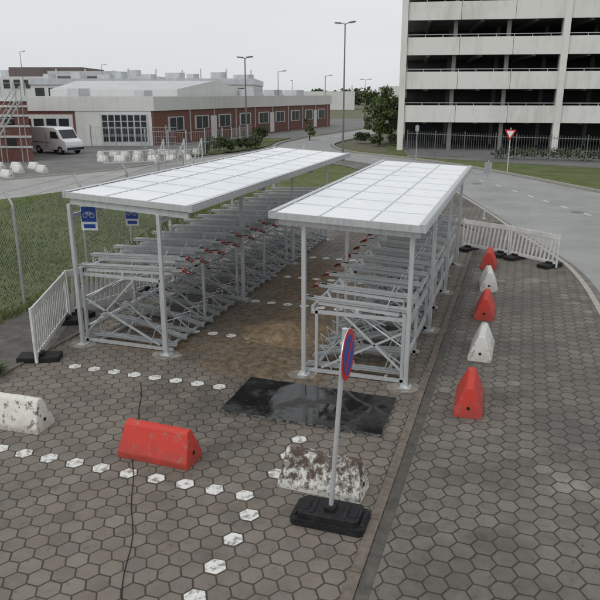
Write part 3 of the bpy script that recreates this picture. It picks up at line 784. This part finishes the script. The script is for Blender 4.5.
e=empty('office_block'); mb=MB()
mb.prism(pts((-46,120),(-8,120),(-8,150),(-46,150)),-.1,7.2,0,1); mb.prism(pts((-46.2,119.8),(-7.8,119.8),(-7.8,150),(-46.2,150)),6.5,7.5,2,1)
for i in range(16):
    wallbox(mb,(-46,120),(-8,120),.02+i*.06,.06+i*.06,4.6,6.0,.1,3)
for i in range(9):
    x,y=C(-44+i*4.2,124+(i%3)*3); mb.box((x,y,7.5+.4+.2*(i%2)),(1.6+(i%3),1.5,.9+.3*(i%2)),rz=-.31,mat=2)
    mb.tube((x+1.5,y,7.4),(x+1.5,y,9.2),.12,n=8,mat=2)
mb.build('walls',[whitew,roofg,winw,glassd],e)
e=empty('terminal_building'); mb=MB()
mb.prism(pts((-110,170),(-34,170),(-34,200),(-110,200)),-.1,9.0,0,1)
mb.prism(pts((-72,175),(-54,175),(-54,195),(-72,195)),9.0,11.3,3,1); mb.prism(pts((-60,168),(-44,168),(-44,172),(-60,172)),9.0,10.2,2,1)
for i in range(30): wallbox(mb,(-110,170),(-34,170),.01+i*.033,.03+i*.033,6.3,8.3,.1,4)
for k in range(12):
    x,y=C(-100+k*5.3,178); mb.box((x,y,9.6),(2.5,2.5,1.0+.6*(k%3)),mat=2)
mb.build('walls',[whitew,roofg,winw,brownw,glassd],e)
e=empty('distant_hangar'); mb=MB()
mb.prism(pts((-30,230),(18,230),(18,260),(-30,260)),-.1,5.8,0,1); mb.prism(pts((-20,225),(0,225),(0,230),(-20,230)),-.1,4.8,2,1)
mb.prism(pts((30,240),(60,240),(60,270),(30,270)),-.1,7.5,0,1)
mb.build('walls',[whitew,roofg,brick],e)

e=empty('brick_gatehouse'); mb=MB()
B0,B1=(-45,55),(-21.2,54.2)
mb.prism(pts(B0,B1,(-26.2,66),(-45,66)),-.15,4.7,0,1)
for z in(.9,1.7,2.5,3.3,4.0): wallbox(mb,B0,B1,0,1.002,z,z+.16,.06,2)
wallbox(mb,B0,B1,0,1.004,4.45,4.75,.1,2)
for i in range(12): wallbox(mb,B0,B1,.04+i*.08,.07+i*.08,1.1,1.65,.08,3); wallbox(mb,B0,B1,.04+i*.08,.07+i*.08,2.7,3.25,.08,3)
for f in [i/24 for i in range(25)]:
    x,y=C(-45+23.7*f,55.3-.8*f); mb.tube((x,y,4.7),(x,y,5.8),.03,n=6,mat=4)
p,q=C(-45,55.3),C(-21.3,54.5)
for z in(5.3,5.8): mb.beam((*p,z),(*q,z),.04,.04,4)
for i in range(14):
    x,y=C(-24.6+i*.24,53.2); mb.box((x,y,.3+.32*i),(.3,.9,.05),rz=-.31,mat=4)
for yy in(52.7,53.7):
    p,q=C(-24.6,yy),C(-21.4,yy); mb.beam((*p,1.3),(*q,5.6),.05,.05,4); mb.beam((*p,.3),(*q,4.6),.06,.12,4)
    for f in(0,.5,1): x,y=C(-24.6+3.2*f,yy); mb.beam((x,y,-.1),(x,y,1.3+4.3*f),.05,.05,4)
mb.build('walls',[brick,roofg,whitew,glassd,galvd],e)

def van(XY,rz,k=1.0):
    x,y=C(*XY); e=empty('white_van',(x,y,-.12)); e.rotation_euler=(0,0,rz); e.scale=(k,k,k)
    mb=MB(); prof=[(-2.5,.35),(-2.5,2.15),(-2.35,2.3),(.9,2.3),(1.3,2.1),(1.8,1.35),(2.35,1.1),(2.45,.8),(2.45,.35)]
    n=len(prof); vs=[(px_,-.95,pz) for px_,pz in prof]+[(px_,.95,pz) for px_,pz in prof]
    mb.add(vs,[tuple(range(n)),tuple(range(n,2*n))[::-1]]+[(i,n+i,n+(i+1)%n,(i+1)%n) for i in range(n)]); mb.build('body',[vanw],e,bevel=.06)
    mb=MB(); mb.add([(.35,-.96,1.35),(1.5,-.96,1.35),(1.15,-.96,1.95),(.35,-.96,1.95)],[(0,1,2,3)]); mb.add([(1.84,-.78,1.39),(1.84,.78,1.39),(1.36,.78,2.08),(1.36,-.78,2.08)],[(0,1,2,3)])
    mb.box((2.44,0,.5),(.08,1.8,.22)); mb.box((-.3,-.955,1.2),(.02,.02,1.4)); mb.box((-1.0,-.955,1.0),(2.4,.02,.04))
    mb.build('window_and_trim',[glassd],e)
    mb=MB()
    for wx in(-1.5,1.55):
        for wy in(-.86,.86): mb.tube((wx,wy-.11,.35),(wx,wy+.11,.35),.35,n=20,mat=0); mb.tube((wx,wy-.125,.35),(wx,wy+.125,.35),.19,n=14,mat=1)
    mb.build('wheels',[blackp,galv],e)
van((-21.9,62),math.radians(-16))

for (X,Y) in [(-21.5,48.5),(-20.2,48.4),(-18.9,48.3),(-22.4,46.6),(-20.8,46.4),(-19.2,46.2),(-17.6,46.3),(-22.5,44.3),(-20.6,43.8),(-18.8,43.4)]:
    s,t=C(X,Y); ee=block('white_barrier_block',whitec,s,t,math.radians(72+R.uniform(-6,6)),1.0); ee.location.z=-.128
for i in range(9):
    X=-16.8+i*.95; Y=57.5+i*.5+R.uniform(-.4,.4)-(1.2 if i>5 else 0); s,t=C(X,Y); ee=block('white_barrier_block',whitec,s,t,math.radians(72+R.uniform(-25,25)),1.0); ee.location.z=-.128
for i in range(6):
    X=-15.5+i*1.3; Y=53.6+i*.2; s,t=C(X,Y); ee=block('white_barrier_block',whitec,s,t,math.radians(72+R.uniform(-25,25)),1.0); ee.location.z=-.128

e=empty('steel_yard_fence'); mb=MB()
for fl_ in([C(-13.5,60),C(-9.6,58),C(-6.3,63.5),C(-4.8,70)],[C(-20.5,67.5),C(-12,67.0)]):
    for a,b in zip(fl_,fl_[1:]):
        a=Vector(a);b=Vector(b);L_=(b-a).length
        for z in(.2,1.0,1.9): mb.beam((*a,z),(*b,z),.03,.03)
        for k in range(int(L_/.25)): q=a+(b-a)*(k*.25/L_); mb.beam((*q,-.1),(*q,1.9),.012,.012)
        for k in range(int(L_/2.5)+1): q=a+(b-a)*(k*2.5/L_); mb.beam((*q,-.1),(*q,2.1),.08,.08)
mb.build('bars',[galvd],e)
e=empty('sliding_gate'); mb=MB()
for X,Y in[(-10.6,49.5),(-9.2,50.0),(-8.0,50.5)]:
    x,y=C(X,Y); x2,y2=C(X+.75,Y); mb.beam((x,y,-.1),(x2,y2,1.8),.09,.09); mb.beam((x2+.05,y2,-.1),(x2+.02,y2,1.9),.09,.09)
p,q=C(-14,48.5),C(-7.2,50.5)
for z in(.3,1.1): mb.beam((*p,z),(*q,z),.06,.06)
for i in range(24): a=Vector(p)+(Vector(q)-Vector(p))*i/23; mb.beam((*a,.3),(*a,1.1),.03,.03)
mb.build('gate_frame',[galv],e)

def yieldsign(XY,h,rz):
    x,y=C(*XY); e=empty('yield_sign',(x,y,-.03)); e.rotation_euler=(0,0,rz); mb=MB()
    mb.tube((0,0,0),(0,0,h),.035,n=8,mat=0)
    def tri(r,y0,y1,mat):
        P=[(r*math.cos(math.radians(a)),r*math.sin(math.radians(a))) for a in(-90,30,150)]
        vs=[(px_,y0,h-.35+pz) for px_,pz in P]+[(px_,y1,h-.35+pz) for px_,pz in P]
        mb.add(vs,[(0,1,2),(5,4,3),(0,3,4,1),(1,4,5,2),(2,5,3,0)],mat)
    tri(.46,-.05,-.04,1); tri(.30,-.056,-.05,2)
    mb.build('post_and_triangle',[galv,redsign,whites],e)
yieldsign((13.9,45.5),2.9,math.radians(-20))
def post(name,XY,h):
    x,y=C(*XY); mb=MB(); mb.tube((x,y,-.05),(x,y,h),.03,n=8); mb.box((x,y-.04,h-.3),(.3,.02,.45),mat=1); mb.tube((x,y,-.05),(x,y,.03),.09,n=10); mb.build(name,[galv,galvd])
post('traffic_sign_back',(7.7,27.8),2.4); post('traffic_sign_back',(9.6,56.5),2.6)
mb=MB()
for XY in((12.5,30),(10.5,40)):
    x,y=C(*XY); mb.tube((x,y,-.12),(x,y,-.093),.30,n=24)
mb.build('manhole_cover',[gutter2])

# ---------------------------------------------------------------- light
wd=bpy.data.worlds.new('World'); sc.world=wd; wd.use_nodes=True; nt=wd.node_tree
bg=nt.nodes['Background']; sk=nt.nodes.new('ShaderNodeTexSky'); sk.sky_type='NISHITA'; sk.sun_disc=False
el,az=math.radians(52),math.radians(200)
sk.sun_elevation=el; sk.sun_rotation=az
hs=nt.nodes.new('ShaderNodeHueSaturation'); hs.inputs['Saturation'].default_value=.12
tc=nt.nodes.new('ShaderNodeTexCoord'); mp=nt.nodes.new('ShaderNodeMapping'); mp.inputs['Scale'].default_value=(1,1,3.5)
cn=nt.nodes.new('ShaderNodeTexNoise'); cn.inputs['Scale'].default_value=1.6; cn.inputs['Detail'].default_value=5
cr=nt.nodes.new('ShaderNodeValToRGB'); cr.color_ramp.elements[0].position=.3; cr.color_ramp.elements[1].position=.7
nt.links.new(tc.outputs['Generated'],mp.inputs[0]); nt.links.new(mp.outputs[0],cn.inputs['Vector']); nt.links.new(cn.outputs['Fac'],cr.inputs['Fac'])
cr.color_ramp.elements[0].color=(.83,.865,.90,1); cr.color_ramp.elements[1].color=(.96,.98,.995,1)
vm=nt.nodes.new('ShaderNodeVectorMath'); vm.operation='SCALE'; vm.inputs['Scale'].default_value=8.0; nt.links.new(cr.outputs[0],vm.inputs[0])
mx=nt.nodes.new('ShaderNodeMix'); mx.data_type='RGBA'; mx.inputs[0].default_value=.85
nt.links.new(sk.outputs[0],hs.inputs['Color']); nt.links.new(hs.outputs[0],mx.inputs[6]); nt.links.new(vm.outputs[0],mx.inputs[7]); nt.links.new(mx.outputs[2],bg.inputs['Color']); bg.inputs['Strength'].default_value=.106
sd=bpy.data.lights.new('sun','SUN'); sd.energy=.9; sd.angle=math.radians(22); sd.color=(1,.99,.97)
so=bpy.data.objects.new('sun',sd); sc.collection.objects.link(so)
dirv=Vector((math.sin(az)*math.cos(el),math.cos(az)*math.cos(el),math.sin(el)))
so.rotation_euler=dirv.to_track_quat('Z','Y').to_euler()
sc.view_settings.view_transform='Standard'; sc.view_settings.look='None'; sc.view_settings.exposure=0

# ---------------------------------------------------------------- camera
cd=bpy.data.cameras.new('camera'); cd.lens=40.2; cd.sensor_width=36; cd.clip_end=5000
co=bpy.data.objects.new('camera',cd); sc.collection.objects.link(co); co.location=(0,0,5)
co.rotation_euler=(math.radians(90-17.1),0,math.radians(18)); sc.camera=co
